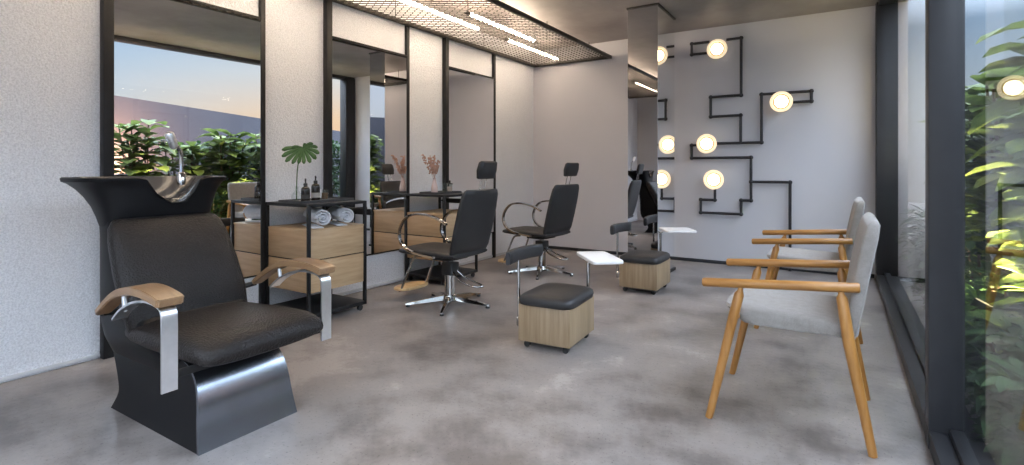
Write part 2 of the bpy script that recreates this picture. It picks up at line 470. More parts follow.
for P in paths:
    bm = B()
    for a, c in zip(P, P[1:]):
        tube(bm, [(a[0], PY, a[1]), (c[0], PY, c[1])], .0165, 12)
    pp = obj('conduit_pipe', bm, M['conduit'], t, origin=o)
    for q in P[1:-1] + ([P[0]] if P is paths[4] else []):
        bm = B(); bmesh.ops.create_icosphere(bm, subdivisions=2, radius=.026, matrix=Matrix.Translation((q[0], PY, q[1])))
        obj('elbow_joint', bm, M['conduit'], t, origin=o)
for q in ((-1.032, 2.45), (-.806, 1.8), (-.921, 1.2), (-.504, .6), (-1.386, 1.96)):
    bm = B(); tube(bm, [(q[0], PY, q[1]), (q[0], WB, q[1])], .010, 8); obj('wall_bracket', bm, M['conduit'], t, origin=o)
RY = Matrix.Rotation(PI / 2, 4, 'X')                       # disc axis along -Y
for cx, cz in ((-1.304, 2.675), (-.592, 1.975), (-1.428, 1.504), (-1.344, 1.055)):
    c = (cx, PY - .02, cz)
    bm = B(); lathe(bm, [(.05, -.02), (.075, -.005), (.075, .012)], c, 28, RY); lamp = obj('lamp', bm, M['conduit'], t, origin=o)
    bm = B()
    lathe(bm, [(.088, .012), (.116, .012), (.122, .022), (.118, .034), (.092, .034), (.088, .022), (.088, .012)], c, 36, RY, False, False)
    obj('glass_ring', bm, M['lampglass'], lamp, origin=o)
    bm = B(); lathe(bm, [(.0, .052), (.035, .05), (.060, .042), (.074, .026), (.074, .012)], c, 32, RY, False, True); obj('bulb_disc', bm, M['bulb'], lamp, origin=o)
    bm = B(); lathe(bm, [(.072, .014), (.09, .014), (.09, .018), (.072, .018), (.072, .014)], c, 32, RY, False, False); obj('brass_ring', bm, plain('brass_ring_metal', (.55, .38, .16), .3, 1), lamp, origin=o)

# ------------------------------------------------------------------ shampoo chair
cy = 1.40
t = thing('shampoo_chair', 'large black leather shampoo chair with wash basin and curved wooden arms', 'shampoo chair', (-2.7, cy, 0)); o = t.location
# plinth: side profile lofted across the width; wider at the floor
front = [(-2.275, 0), (-2.30, .10), (-2.315, .19), (-2.345, .27), (-2.40, .325), (-2.46, .345)]
back = [(-3.10, 0), (-3.04, .085), (-3.055, .14), (-3.10, .21), (-3.16, .29), (-3.19, .36)]
def hw(z): return .232 - .10 * z
fs = smooth([(x, 0, z) for x, z in front], 4); bs = smooth([(x, 0, z) for x, z in back], 4)
bm = B()
rings = []
for a, c in zip(fs, bs):
    h1, h2 = hw(a.z), hw(c.z)
    rings.append([V((a.x, cy - h1, a.z)), V((a.x, cy + h1, a.z)), V((c.x, cy + h2, c.z)), V((c.x, cy - h2, c.z))])
loft(bm, rings)
obj('plinth', bm, M['shell'], t, 28, o)
bm = B(); rings = []
for a in fs:
    h = hw(a.z) + .002
    rings.append([V((a.x + .006, cy - h, a.z)), V((a.x + .006, cy + h, a.z)), V((a.x - .01, cy + h, a.z)), V((a.x - .01, cy - h, a.z))])
loft(bm, rings); obj('front_plate', bm, M['darksteel'], t, 40, o)
# rear support shell behind seat and backrest, carrying the basin
bm = B(); rings = []
for z, x0, x1, h in ((.28, -3.185, -2.52, .23), (.36, -3.20, -2.46, .262), (.43, -3.205, -2.55, .272), (.52, -3.20, -2.80, .268), (.65, -3.21, -2.95, .255), (.80, -3.23, -3.03, .245), (.93, -3.27, -3.10, .235)):
    cx, a = (x0 + x1) / 2, (x1 - x0) / 2
    rings.append([V((cx + px, cy + py, z)) for px, py in sup(a, h, 6, 32)])
loft(bm, rings); obj('rear_shell', bm, M['shell'], t, 40, o)
# seat cushion (sections across X)
bm = B(); rings = []
for x, z, ht, hwid in ((-2.115, .435, .012, .25), (-2.125, .436, .036, .275), (-2.16, .44, .056, .292), (-2.24, .447, .066, .30), (-2.40, .445, .068, .30), (-2.60, .435, .066, .295), (-2.80, .43, .06, .28), (-2.86, .43, .04, .27)):
    rings.append([V((x, cy + py, z + pz * (1 + .0 * py))) for py, pz in sup(hwid, ht, 3.2, 36)])
loft(bm, rings); seat = obj('seat', bm, M['leather'], t, 50, o)
# backrest (sections up the lean)
bm = B(); rings = []
for x, z, th, hwid in ((-2.765, .40, .03, .25), (-2.775, .43, .06, .28), (-2.83, .55, .07, .293), (-2.91, .70, .07, .292), (-2.99, .84, .066, .282), (-3.03, .905, .052, .268), (-3.048, .935, .03, .25), (-3.05, .945, .008, .235)):
    rings.append([V((x - .0 + px * .95, cy + py, z + px * .33)) for px, py in sup(th, hwid, 3.6, 40)])
loft(bm, rings); obj('backrest', bm, M['leather'], t, 50, o)
# basin
by = 1.42
def notch(x, y):
    if x < -3.16: return 9
    return 1.152 - .14 * math.exp(-((y - by - .02) / .112) ** 4)
bm = B(); rings = []
outer = [(.84, -3.19, .10, .24), (.90, -3.19, .125, .256), (.95, -3.20, .145, .266), (1.0, -3.21, .165, .280), (1.05, -3.235, .192, .300), (1.09, -3.255, .215, .325), (1.12, -3.272, .236, .355), (1.13, -3.28, .250, .374), (1.147, -3.28, .252, .377), (1.152, -3.28, .247, .371)]
inner = [(1.152, -3.28, .228, .345), (1.13, -3.275, .215, .30), (1.08, -3.265, .185, .23), (1.03, -3.255, .145, .17), (1.0, -3.25, .08, .10)]
for z, cx, a, h in outer:
    rings.append([V((cx + px, by + py, min(z, notch(cx + px, by + py)) if z > .98 else z)) for px, py in sup(a, h, 3, 72)])
loft(bm, rings, True, False); bas = obj('basin', bm, M['shell'], t, 40, o)
bm = B(); rings = []
for z, cx, a, h in [outer[-1]] + inner:
    rings.append([V((cx + px, by + py, min(z, notch(cx + px, by + py) + .002))) for px, py in sup(a, h, 3, 72)])
loft(bm, rings[:2], False, False); obj('basin_rim', bm, M['shell'], bas, 40, o)
bm = B(); loft(bm, rings[1:], False, True); obj('bowl', bm, M['bowl'], bas, 40, o)
bm = B(); lathe(bm, [(.028, 1.001), (.028, 1.006), (.02, 1.008)], (-3.25, by, 0), 20); obj('drain', bm, M['chrome'], bas, 40, o)
# faucet and spray head
fx, fy = -3.36, 1.625
bm = B(); lathe(bm, [(.024, 1.10), (.024, 1.165), (.016, 1.175)], (fx, fy, 0), 20)
tube(bm, smooth([(fx, fy, 1.15), (fx, fy, 1.24), (fx + .005, fy - .005, 1.29), (fx + .02, fy - .03, 1.325), (fx + .035, fy - .055, 1.34)], 5), .0115, 12)
fa = obj('faucet', bm, M['chrome'], t, 40, o)
a0 = V((fx + .03, fy - .05, 1.315)); a1 = V((fx + .045, fy - .09, 1.405))
bm = B(); tube(bm, [a0, a0.lerp(a1, .1), a0.lerp(a1, .12), a0.lerp(a1, .5), a0.lerp(a1, .52), a0.lerp(a1, .9), a1], [.014, .021, .023, .025, .023, .026, .02], 14)
tube(bm, [a0.lerp(a1, .5), a0.lerp(a1, .5) + V((.01, -.06, .0))], .006, 8)
obj('spray_head', bm, M['brushed'], fa, 40, o)
# arms
def wash_arm(y, sgn):
    bm = B()
    pts = smooth([(-2.80, y, .555), (-2.70, y, .615), (-2.58, y, .672), (-2.45, y, .702), (-2.34, y, .706), (-2.24, y, .694), (-2.19, y, .682)], 5)
    n = len(pts); wid = [.062 + .04 * min(1, i / (n * .55)) for i in range(n)]; wid[-1] *= .88; wid[0] *= .75
    strap(bm, pts, (0, 1, 0), wid, [.024 + .010 * min(1, i / (n * .6)) for i in range(n)])
    bmesh.ops.bevel(bm, geom=bm.edges[:], offset=.004, segments=2, affect='EDGES')
    arm = obj('armrest', bm, M['armwood'], t, 45, o)
    bm = B()
    sp = smooth([(-2.63, y, .555), (-2.56, y, .605), (-2.46, y, .648), (-2.36, y, .668), (-2.27, y, .668), (-2.215, y, .650), (-2.203, y, .60), (-2.203, y, .50)], 5) + [V((-2.203, y, .335))]
    strap(bm, sp, (0, 1, 0), .058, .009)
    obj('steel_strap', bm, M['brushed'], arm, 45, o)
    bm = B(); tube(bm, [(-2.575, y, .592), (-2.59, y, .664)], .010, 10); obj('arm_spacer', bm, M['brushed'], arm, 45, o)
    bm = B(); ya, yb = (y - .02, cy - .2) if sgn < 0 else (y + .02, cy + .2)
    box(bm, -2.225, -2.2085, min(ya, yb), max(ya, yb), .375, .405, .003); obj('arm_bracket', bm, M['blackmetal'], arm, 45, o)
    bm = B(); tube(bm, [(-2.80, y, .552), (-2.85, cy + sgn * .25, .53)], .014, 10); obj('rear_arm_mount', bm, M['blackmetal'], arm, 45, o)
wash_arm(1.022, -1); wash_arm(1.752, 1)

# ------------------------------------------------------------------ wooden carts
def cart(y0, label):
    x0, x1, L, H = -3.945, -3.40, .575, .925
    t = thing('salon_cart', label, 'cart', ((x0 + x1) / 2, y0 + L / 2, 0), 0, 'wooden salon carts in black frames'); o = t.location
    y1 = y0 + L; s = .024
    bm = B()
    for (a, b_) in ((x0, y0), (x0, y1 - s), (x1 - s, y0), (x1 - s, y1 - s)): box(bm, a, a + s, b_, b_ + s, .055, H, .002)
    for z in (H - s, .735, .235):
        for (a, b_) in ((y0, y0 + s), (y1 - s, y1)): box(bm, x0 + s, x1 - s, a, b_, z, z + s * (.8 if z < .9 else 1), .001) if z > .9 else None
        for (a, b_) in ((x0, x0 + s), (x1 - s, x1)): box(bm, a, b_, y0 + s, y1 - s, z, z + s, .001) if z > .9 else None
    obj('frame', bm, M['blackmetal'], t, 35, o)
    bm = B(); box(bm, x0 + s, x1 - s, y0 + s, y1 - s, H - .012, H - .002, .001); obj('top', bm, M['slate'], t, 35, o)
    bm = B(); box(bm, x0 + .01, x1 - .008, y0 + .012, y1 - .012, .715, .729, .001); obj('shelf', bm, M['oak'], t, 35, o)
    for z0, z1 in ((.495, .715), (.245, .485)):
        bm = B(); box(bm, x0 + .012, x1 - .03, y0 + .014, y1 - .014, z0, z1, .001); d = obj('drawer', bm, M['oakend'], t, 35, o)
        bm = B(); box(bm, x1 - .03, x1 - .010, y0 + .026, y1 - .026, z0 + .0, z1, .002); obj('drawer_front', bm, M['oak'], d, 35, o)
    bm = B(); box(bm, x0 + .014, x1 - .034, y0 + .02, y1 - .02, .485, .495); obj('divider', bm, M['blackmetal'], t, 35, o)
    bm = B(); box(bm, x0, x1, y0, y1, .052, .082, .002); obj('base_shelf', bm, M['blackmetal'], t, 35, o)
    for cx, cyy in ((x0 + .04, y0 + .04), (x1 - .04, y0 + .04), (x0 + .04, y1 - .04), (x1 - .04, y1 - .04)):
        bm = B(); tube(bm, [(cx - .011, cyy, .024), (cx + .011, cyy, .024)], .024, 14); box(bm, cx - .016, cx + .016, cyy - .012, cyy + .012, .036, .053)
        obj('caster', bm, M['blackplastic'], t, 35, o)
    bm = B(); tube(bm, [(x1 - .012, y1 - .005, .825), (x1 - .012, y1 + .03, .825)], .008, 8); tube(bm, [(x0 + .012, y1 - .005, .825), (x0 + .012, y1 + .03, .825)], .008, 8)
    box(bm, x0 + .02, x1 + .012, y1 + .022, y1 + .036, .80, .852, .002)
    obj('towel_rail', bm, M['blackmetal'], t, 35, o)
    return t
cart(2.545, 'wooden salon cart holding rolled white towels beside the first mirror')
cart(4.15, 'wooden salon cart with dried flowers on top, behind the nearer styling chair')

# towels
def roll(y, r, x0, x1, label):
    t = thing('rolled_towel', label, 'towel', (x1, y, .7296), math.radians(-24), 'rolled white towels on the cart shelf'); o = t.location
    zc = .7296 + r; bm = B()
    # spiral sheet
    turns, n = 2.75, 96; th = r / (turns + .55)
    pts = []
    for i in range(n + 1):
        a = 2 * PI * turns * i / n; rr = r - th * .5 - th * (turns - a / (2 * PI)) * .96
        rr = max(rr, .006); pts.append((rr * math.cos(a - PI / 2), rr * math.sin(a - PI / 2)))
    rings = []
    for i, (py, pz) in enumerate(pts):
        l = math.hypot(py, pz) or 1; u, w = py / l, pz / l; h = th * .27
        rings.append([V((x0, y + py - u * h, zc + pz - w * h)), V((x1 - .016, y + py - u * h, zc + pz - w * h)), V((x1, y + py, zc + pz)), V((x1 - .016, y + py + u * h, zc + pz + w * h)), V((x0, y + py + u * h, zc + pz + w * h))])
    loft(bm, rings); box(bm, x0 + .005, x1 - .03, y - r * 1.05, y + .01, .7297, .7375, .003); obj('spiral_roll', bm, M['towel'], t, 60, o)
    return t
roll(2.690, .078, -3.78, -3.41, 'rolled white towel on the cart shelf, nearer to the shampoo chair')
roll(2.922, .076, -3.78, -3.41, 'rolled white towel on the cart shelf, on the far side beside the second mirror')
# tray and bottles on the first cart
TZ = .9255
def tray(x0, x1, y0, y1, label):
    t = V(((x0 + x1) / 2, (y0 + y1) / 2, TZ))
    bm = B(); box(bm, x0, x1, y0, y1, TZ, TZ + .008, .002)
    for a in ((x0, x0 + .008, y0, y1), (x1 - .008, x1, y0, y1), (x0 + .008, x1 - .008, y0, y0 + .008), (x0 + .008, x1 - .008, y1 - .008, y1)):
        box(bm, a[0], a[1], a[2], a[3], TZ + .008, TZ + .02, .002)
    return tag(obj('slate_tray', bm, M['slate'], None, 35, t), label, 'tray')
tray(-3.80, -3.52, 2.565, 3.09, 'dark slate tray on the first cart under the bottles')
tray(-3.82, -3.56, 4.24, 4.64, 'dark slate tray on the second cart under the dried flowers')
Z0 = TZ + .0085
def bottle(x, y, h, label, lab='darklabel'):
    t = thing('pump_bottle', label, 'bottle', (x, y, Z0), 0, 'dark pump bottles on the tray'); o = t.location
    bm = B(); lathe(bm, [(.030, 0), (.034, .004), (.034, h - .02), (.030, h - .004), (.014, h + .008), (.013, h + .02)], (x, y, Z0), 24); obj('bottle_body', bm, M['darkglass'], t, 40, o)
    bm = B(); lathe(bm, [(.0346, h * .2), (.0346, h * .5)], (x, y, Z0), 24, None, False, False); obj('label_wrap', bm, M[lab], t, 40, o)
    bm = B(); lathe(bm, [(.016, h + .012), (.016, h + .03), (.006, h + .034), (.006, h + .062)], (x, y, Z0), 16)
    tube(bm, smooth([(x, y, Z0 + h + .062), (x + .012, y - .01, Z0 + h + .066), (x + .035, y - .025, Z0 + h + .06)], 4), .007, 8)
    obj('pump', bm, M['blackplastic'], t, 40, o)
bottle(-3.61, 2.675, .112, 'dark pump bottle on the tray, nearer to the monstera stem')
bottle(-3.63, 2.785, .132, 'taller dark pump bottle on the tray, standing beside the small glass', 'label')
# monstera
mx, my = -3.70, 2.66
t = thing('bud_vase', 'round clear glass bud vase holding the monstera leaf', 'vase', (mx, my, Z0)); o = t.location
bm = B(); lathe(bm, [(.018, 0), (.034, .012), (.042, .036), (.036, .06), (.016, .08), (.013, .11), (.016, .118)], (mx, my, Z0), 24, None, True, False)
obj('vase_body', bm, M['thinglass'], t, 60, o)
t = thing('monstera_leaf', 'single green monstera leaf standing in a glass vase on the first cart', 'plant', (mx, my, Z0 + .012)); o = t.location
top = V((mx + .03, my + .03, 1.362))
bm = B(); tube(bm, smooth([(mx, my, Z0 + .012), (mx + .002, my - .002, 1.05), (mx + .006, my + .004, 1.20), (mx + .02, my + .02, 1.31), top - V((0, 0, .002))], 6), .0045, 8); obj('stem', bm, M['monstera'], t, 60, o)
ex = V((.80, .60, .0)).normalized(); ez = V((-.20, .24, .92)).normalized(); nx = ex.cross(ez)
bm = B()
for a_, ln in ((172, .15), (196, .15), (219, .145), (242, .125), (264, .11), (286, .115), (309, .13), (332, .14), (355, .145), (20, .135), (44, .12), (70, .085), (120, .05), (148, .09)):
    rows = []
    for j in range(9):
        f = j / 8; r = ln * f
        half = math.radians(11.8) * (1 if f < .4 else 1 - .28 * (f - .4) / .6) * (.35 if j == 8 else 1)
        row = []
        for q in (-1, 0, 1):
            am = math.radians(a_) + q * half
            row.append(top + ex * (r * math.cos(am)) + ez * (r * .92 * math.sin(am)) + nx * (.035 * f * f + .006 * (1 - abs(q)) * f) - V((0, 0, .045 * f * f)))
        rows.append(row)
    loft(bm, rows, False, False, False)
bl = obj('leaf_blade', bm, M['monstera'], t, 80, o)
md = bl.modifiers.new('thickness', 'SOLIDIFY'); md.thickness = .0015
# small glass with twigs + jars
def tumbler(x, y, r, h, mat, label, name='glass_tumbler', cat='glass', fill=None, fname='contents'):
    t = thing(name, label, cat, (x, y, Z0)); o = t.location
    bm = B(); lathe(bm, [(r * .85, 0), (r, .005), (r, h), (r * .92, h), (r * .92, .008)], (x, y, Z0), 22, None, True, True); obj('glass_body', bm, mat, t, 40, o)
    if fill is not None:
        bm = B(); lathe(bm, [(r * .86, .010), (r * .86, h * .7)], (x, y, Z0), 20); obj(fname, bm, fill, t, 40, o)
    return t
tumbler(-3.66, 2.90, .028, .085, M['thinglass'], 'small glass of brown sticks on the tray beside the pump bottles', fill=M['armwood'])
tumbler(-3.66, 4.475, .028, .10, M['thinglass'], 'clear empty glass beside the blush vase on the second cart')
t = tumbler(-3.68, 4.58, .034, .085, M['thinglass'], 'lidded glass jar at the far end of the second cart tray', 'glass_jar', 'jar', M['blushglass'])
bm = B(); lathe(bm, [(.036, .0855), (.036, .095), (.012, .10), (.010, .115), (.014, .122), (.006, .13)], (-3.68, 4.58, Z0), 20); obj('lid', bm, M['blackmetal'], t, 40, t.location)
vx, vy = -3.70, 4.345
t = thing('ceramic_vase', 'slim blush vase with dried pink stems on the second cart', 'vase', (vx, vy, Z0)); o = t.location
bm = B(); lathe(bm, [(.030, 0), (.036, .01), (.034, .06), (.022, .11), (.016, .15), (.019, .158), (.014, .156), (.013, .12)], (vx, vy, Z0), 24); obj('vase_body', bm, M['blushglass'], t, 60, o)
t = thing('dried_flower', 'dusty pink dried flower spray standing in the blush vase', 'flower', (vx, vy, Z0 + .125)); o = t.location
random.seed(4)
bms, bmf = B(), B()
tips = [(-.02, -.16, 1.325), (.02, -.10, 1.315), (.0, .0, 1.32), (.03, .03, 1.27), (-.03, -.04, 1.26), (.03, -.05, 1.22), (0, .05, 1.215)]
for dx_, dy_, z in tips:
    P = smooth([(vx, vy, Z0 + .125), (vx + dx_ * .35, vy + dy_ * .3, 1.15), (vx + dx_, vy + dy_, z)], 8)
    tube(bms, P, .002, 6)
    for q in P[8:]:
        for k in range(5):
            c = q + V((random.uniform(-.014, .014), random.uniform(-.016, .016), random.uniform(-.012, .012)))
            bmesh.ops.create_icosphere(bmf, subdivisions=1, radius=random.uniform(.006, .011), matrix=Matrix.Translation(c))
obj('stems', bms, M['pampas'], t, 60, o); obj('blossom_spray', bmf, M['pampas'], t, 60, o)

# ------------------------------------------------------------------ styling chairs (local, facing -X)
t = thing('styling_chair', 'black styling chair nearer the camera, in front of the middle wall mirror', 'chair', (0, 0, 0), 0, 'black salon styling chairs')
bm = B(); rings = []
for x, z, ht, hwid in ((-.415, .462, .008, .20), (-.405, .464, .024, .225), (-.36, .468, .034, .242), (-.25, .468, .037, .248), (.0, .468, .037, .25), (.20, .468, .034, .245), (.235, .468, .02, .235)):
    rings.append([V((x, py, z + pz)) for py, pz in sup(hwid, ht, 3.2, 32)])
loft(bm, rings); obj('seat', bm, M['leather2'], t, 50)
bm = B(); rings = []
for x, z, th, hwid in ((.195, .455, .012, .215), (.20, .462, .026, .235), (.225, .53, .034, .25), (.265, .68, .035, .255), (.31, .86, .034, .252), (.338, .97, .030, .24), (.350, 1.01, .020, .222), (.353, 1.02, .006, .205)):
    rings.append([V((x + px, py, z)) for px, py in sup(th, hwid, 3.6, 40)])
loft(bm, rings); bk = obj('backrest', bm, M['leather2'], t, 50)
bm = B(); tube(bm, [(.31, -.0, .62), (.385, -.0, .99)], .0035, 8); 
bm.free()
bm = B(); rings = []
for x, z, th, hwid in ((.372, 1.108, .006, .10), (.373, 1.116, .02, .115), (.385, 1.18, .026, .128), (.40, 1.245, .022, .118), (.404, 1.258, .006, .10)):
    rings.append([V((x + .02 + px, py, z)) for px, py in sup(th, hwid, 3.6, 32)])
loft(bm, rings); hr = obj('headrest', bm, M['leather2'], t, 50)
for s in (-1, 1):
    bm = B(); tube(bm, [(.350, s * .035, .99), (.382, s * .035, 1.13)], .006, 8); obj('headrest_rod', bm, M['chrome'], hr, 50)
for s in (-1, 1):
    y = s * .275
    bm = B(); P = smooth([(.20, y, .735), (.12, y, .772), (.0, y, .800), (-.13, y, .806), (-.25, y, .775), (-.325, y, .695), (-.345, y, .61), (-.31, y, .535), (-.22, y, .485), (-.08, y, .462), (.06, y, .452)], 5)
    n = len(P); strap(bm, P, (0, 1, 0), .034, .018)
    bmesh.ops.bevel(bm, geom=[e for e in bm.edges if e.calc_length() > .0], offset=.004, segments=2, affect='EDGES')
    a = obj('armrest', bm, M['chrome'], t, 50)
    bm = B(); tube(bm, [(.04, s * .20, .452), (.04, y, .452)], .012, 10); obj('arm_mount', bm, M['blackmetal'], a, 50)
bm = B(); box(bm, -.12, .10, -.13, .13, .40, .432, .006); obj('seat_plate', bm, M['blackmetal'], t)
bm = B(); lathe(bm, [(.027, .34), (.027, .405)], (0, 0, 0), 20); obj('piston', bm, M['chrome'], t)
bm = B(); box(bm, -.055, .06, -.055, .055, .262, .372, .008, 2); obj('pump_housing', bm, M['blackplastic'], t)
bm = B(); lathe(bm, [(.050, .07), (.047, .085), (.047, .262)], (0, 0, 0), 28); obj('column', bm, M['chrome'], t)
bm = B(); lathe(bm, [(.062, .03), (.07, .05), (.058, .085), (.05, .09)], (0, 0, 0), 28); obj('hub', bm, M['chrome'], t)
for k in range(5):
    a = math.radians(72 * k - 60)
    d = V((math.cos(a), math.sin(a), 0)); side = V((-d.y, d.x, 0)); rings = []
    for r, zt, zb, w in ((.03, .085, .045, .026), (.12, .072, .036, .023), (.25, .052, .026, .018), (.36, .034, .018, .014), (.385, .028, .018, .010)):
        rings.append([d * r + side * w + V((0, 0, zb)), d * r + side * (w * .7) + V((0, 0, zt)), d * r - side * (w * .7) + V((0, 0, zt)), d * r - side * w + V((0, 0, zb))])
    bm = B(); loft(bm, rings); lg = obj('leg', bm, M['chrome'], t, 45)
    bm = B(); c = d * .365; lathe(bm, [(.017, 0), (.019, .004), (.017, .016), (.009, .024)], c, 16); obj('foot_glide', bm, M['blackplastic'], lg, 45)
bm = B()
tube(bm, smooth([(.05, -.03, .30), (.15, -.05, .235), (.30, -.05, .20), (.36, .0, .20), (.30, .05, .20), (.15, .05, .235), (.05, .03, .30)], 5), .009, 8)
obj('pump_lever', bm, M['chrome'], t, 50)
bm = B()
for s in (-1, 1):
    tube(bm, smooth([(-.20, s * .15, .425), (-.29, s * .15, .40), (-.36, s * .155, .27), (-.43, s * .16, .12), (-.47, s * .155, .085)], 5), .011, 10)
tube(bm, [(-.47, -.155, .085), (-.47, .155, .085)], .009, 10)
fb = obj('footrest_bar', bm, M['chrome'], t, 50)
bm = B(); loft(bm, [[V((-.475 + px * q, py * q, z)) for px, py in sup(.10, .185, 2.4, 36)] for z, q in ((.088, .96), (.093, 1), (.108, 1), (.113, .96))]); obj('footplate', bm, M['footwood'], fb, 50)
styl = t
styl.location = (-2.925, 3.645, 0); styl.rotation_euler = (0, 0, math.radians(-2))
dup(styl, (-2.90, 5.28, 0), math.radians(-9), 'black styling chair farther from the camera, in front of the corner wall mirror')

# ------------------------------------------------------------------ pedicure stools (local; front-left corner of box near 0)
def stool(x, y, rot_table, tcx, tcy, la, lb, px_, py_, label, rz=0):
    t = thing('manicure_stool', label, 'stool', (x, y, 0), rz, 'wooden box stools with black seats')
    W, D = .368, .46
    bm = B(); box(bm, -W / 2, W / 2, -D / 2, D / 2, .05, .292, .003); obj('wooden_box', bm, M['stoolwood'], t)
    bm = B(); loft(bm, [[V((qx, qy, z)) for qx, qy in sup(a, b_, n_, 56)] for z, a, b_, n_ in ((.290, .186, .234, 7), (.294, .194, .243, 7), (.318, .199, .249, 7), (.340, .194, .244, 6.5), (.352, .18, .23, 6), (.358, .155, .215, 5), (.363, .10, .145, 4), (.365, .04, .06, 3))])
    obj('seat_cushion', bm, M['leather2'], t, 60)
    bm = B(); box(bm, -W / 2 + .03, W / 2 - .03, -D / 2 + .035, D / 2 - .035, .034, .05, .002); obj('base_plate', bm, M['blackplastic'], t)
    for sx in (-1, 1):
        for sy in (-1, 1):
            bm = B(); cx, cyy = sx * (W / 2 - .045), sy * (D / 2 - .05)
            tube(bm, [(cx, cyy - .012, .022), (cx, cyy + .012, .022)], .022, 14); box(bm, cx - .016, cx + .016, cyy - .018, cyy + .018, .024, .034)
            obj('caster', bm, M['blackplastic'], t)
    # back pad on a chrome post
    pts = []
    bm = B(); P = smooth([(-.247, -.262, .592), (-.272, -.14, .592), (-.28, .0, .59), (-.270, .13, .587), (-.240, .25, .585)], 7)
    rings = []
    n = len(P)
    for i, q in enumerate(P):
        d = (P[min(i + 1, n - 1)] - P[max(i - 1, 0)]).normalized(); N = d.cross(V((0, 0, 1))).normalized()
        e = min(1, min(i, n - 1 - i) / 2 * .35 + .6)
        rings.append([q + N * a * e + V((0, 0, c * (.8 + .2 * e))) for a, c in sup(.024, .047, 3.4, 20)])
    loft(bm, rings); pad = obj('back_pad', bm, M['leather2'], t, 60)
    bm = B(); tube(bm, [(-.25, -.10, .10), (-.25, -.10, .56)], .0105, 10)
    box(bm, -.255, -.183, -.125, -.075, .11, .17, .004)
    obj('back_post', bm, M['chrome'], t, 50)
    # white side table on its post
    R = Matrix.Translation((tcx, tcy, 0)) @ Matrix.Rotation(rot_table, 4, 'Z')
    bm = B(); loft(bm, [[R @ V((qx, qy, z)) for qx, qy in sup(la * q, lb * q, 9, 48)] for z, q in ((.545, .98), (.549, 1), (.562, 1), (.566, .985))]); tt = obj('side_table', bm, M['whitetop'], t, 50)
    bm = B(); tube(bm, [(px_, py_, .10), (px_, py_, .535)], .0125, 12); box(bm, px_ - .03, px_ + .03, py_ - .02, py_ + .02, .535, .546, .002)
    bm2 = bm; box(bm2, px_ - .018, px_ + .018, D / 2 - .002, py_ + .016, .115, .175, .003)
    obj('table_post', bm2, M['chrome'], t, 50)
    return t
# table of the near stool: corner-to-corner axes measured on the floor plan
stool(-1.66, 3.245, math.atan2(-.396, .296), .200, .285, .228, .115, .125, .268, 'wooden box stool with black cushion, nearer the camera, its white table turned aside', math.radians(3.5))
stool(-1.645, 5.12, math.atan2(-.28, .17), .205, .42, .165, .155, .075, .262, 'wooden box stool with black cushion, in front of the mirrored pillar')

# ------------------------------------------------------------------ armchairs (world coords for the near one)
ox, oy = -.21, 2.967
t = thing('armchair', 'grey upholstered wooden armchair nearest the camera by the window', 'armchair', (ox, oy, 0), 0, 'wooden armchairs by the window'); o = t.location
ya, yb = 2.65, 3.285
bm = B(); rings = []
for z, a, b_, sh_ in ((.464, .225, .275, .036), (.469, .238, .286, .034), (.50, .262, .29, .014), (.524, .276, .289, .0), (.536, .272, .281, .0), (.541, .24, .24, .0)):
    rings.append([V((-.205 + sh_ + qx, oy + qy, z + (.012 if z > .5 else 0) * (-qx / .28))) for qx, qy in sup(a, b_, 9, 56)])
loft(bm, rings); obj('seat', bm, M['grey_fabric'], t, 50, o)
bm = B(); rings = []
for x, z, th, hwid in ((.025, .455, .018, .27), (.028, .462, .028, .283), (.045, .56, .033, .29), (.075, .74, .034, .29), (.105, .90, .033, .289), (.116, .955, .028, .283), (.120, .972, .016, .272), (.121, .976, .004, .26)):
    rings.append([V((x + px, oy + py, z)) for px, py in sup(th, hwid, 7, 48)])
loft(bm, rings); obj('backrest', bm, M['grey_fabric'], t, 50, o)
for y in (ya, yb):
    s = -1 if y == ya else 1
    bm = B(); P = [V((-.568, y, .648)), V((-.562, y, .6485)), V((.062, y, .695)), V((.068, y, .6955))]
    tube(bm, P, [.017, .0215, .0215, .017], 16); obj('armrest', bm, M['teak'], t, 50, o)
    bm = B(); P = [V((-.54, y, 0)), V((-.532, y, .03)), V((-.43, y, .50)), V((-.404, y, .61)), V((-.399, y, .628)), V((-.396, y, .652))]
    tube(bm, P, [.0165, .0175, .0225, .0215, .012, .012], 14); obj('leg', bm, M['teakv'], t, 50, o)
    bm = B(); P = [V((.113, y, 0)), V((.108, y, .03)), V((.03, y, .45)), V((.003, y, .645)), V((.001, y, .662)), V((-.002, y, .685))]
    tube(bm, P, [.0165, .0175, .0235, .0215, .012, .012], 14); obj('leg', bm, M['teakv'], t, 50, o)
bm = B()
for x, z in ((-.418, .50), (.022, .488)):
    tube(bm, [(x, ya, z), (x, yb, z)], .013, 12)
for y in (ya + .16, yb - .16):
    tube(bm, [(-.42, y, .475), (.03, y, .475)], .012, 12)
obj('stretcher', bm, M['teak'], t, 50, o)
dup(t, (ox, oy + 1.66, 0), 0, 'grey upholstered wooden armchair farther away, nearer the end wall')

# ------------------------------------------------------------------ garden outside
struct('ground', box(B(), .462, 22, -8, 24, -.25, -.06), M['soil'], label='dark planted soil outside the windows')
A0, A1 = V((.78 - .458 * 2, -2.0 * .889, 0)), V((.78 + .458 * 22, .889 * 22, 0))
d = (A1 - A0).normalized(); n = V((d.y, -d.x, 0))
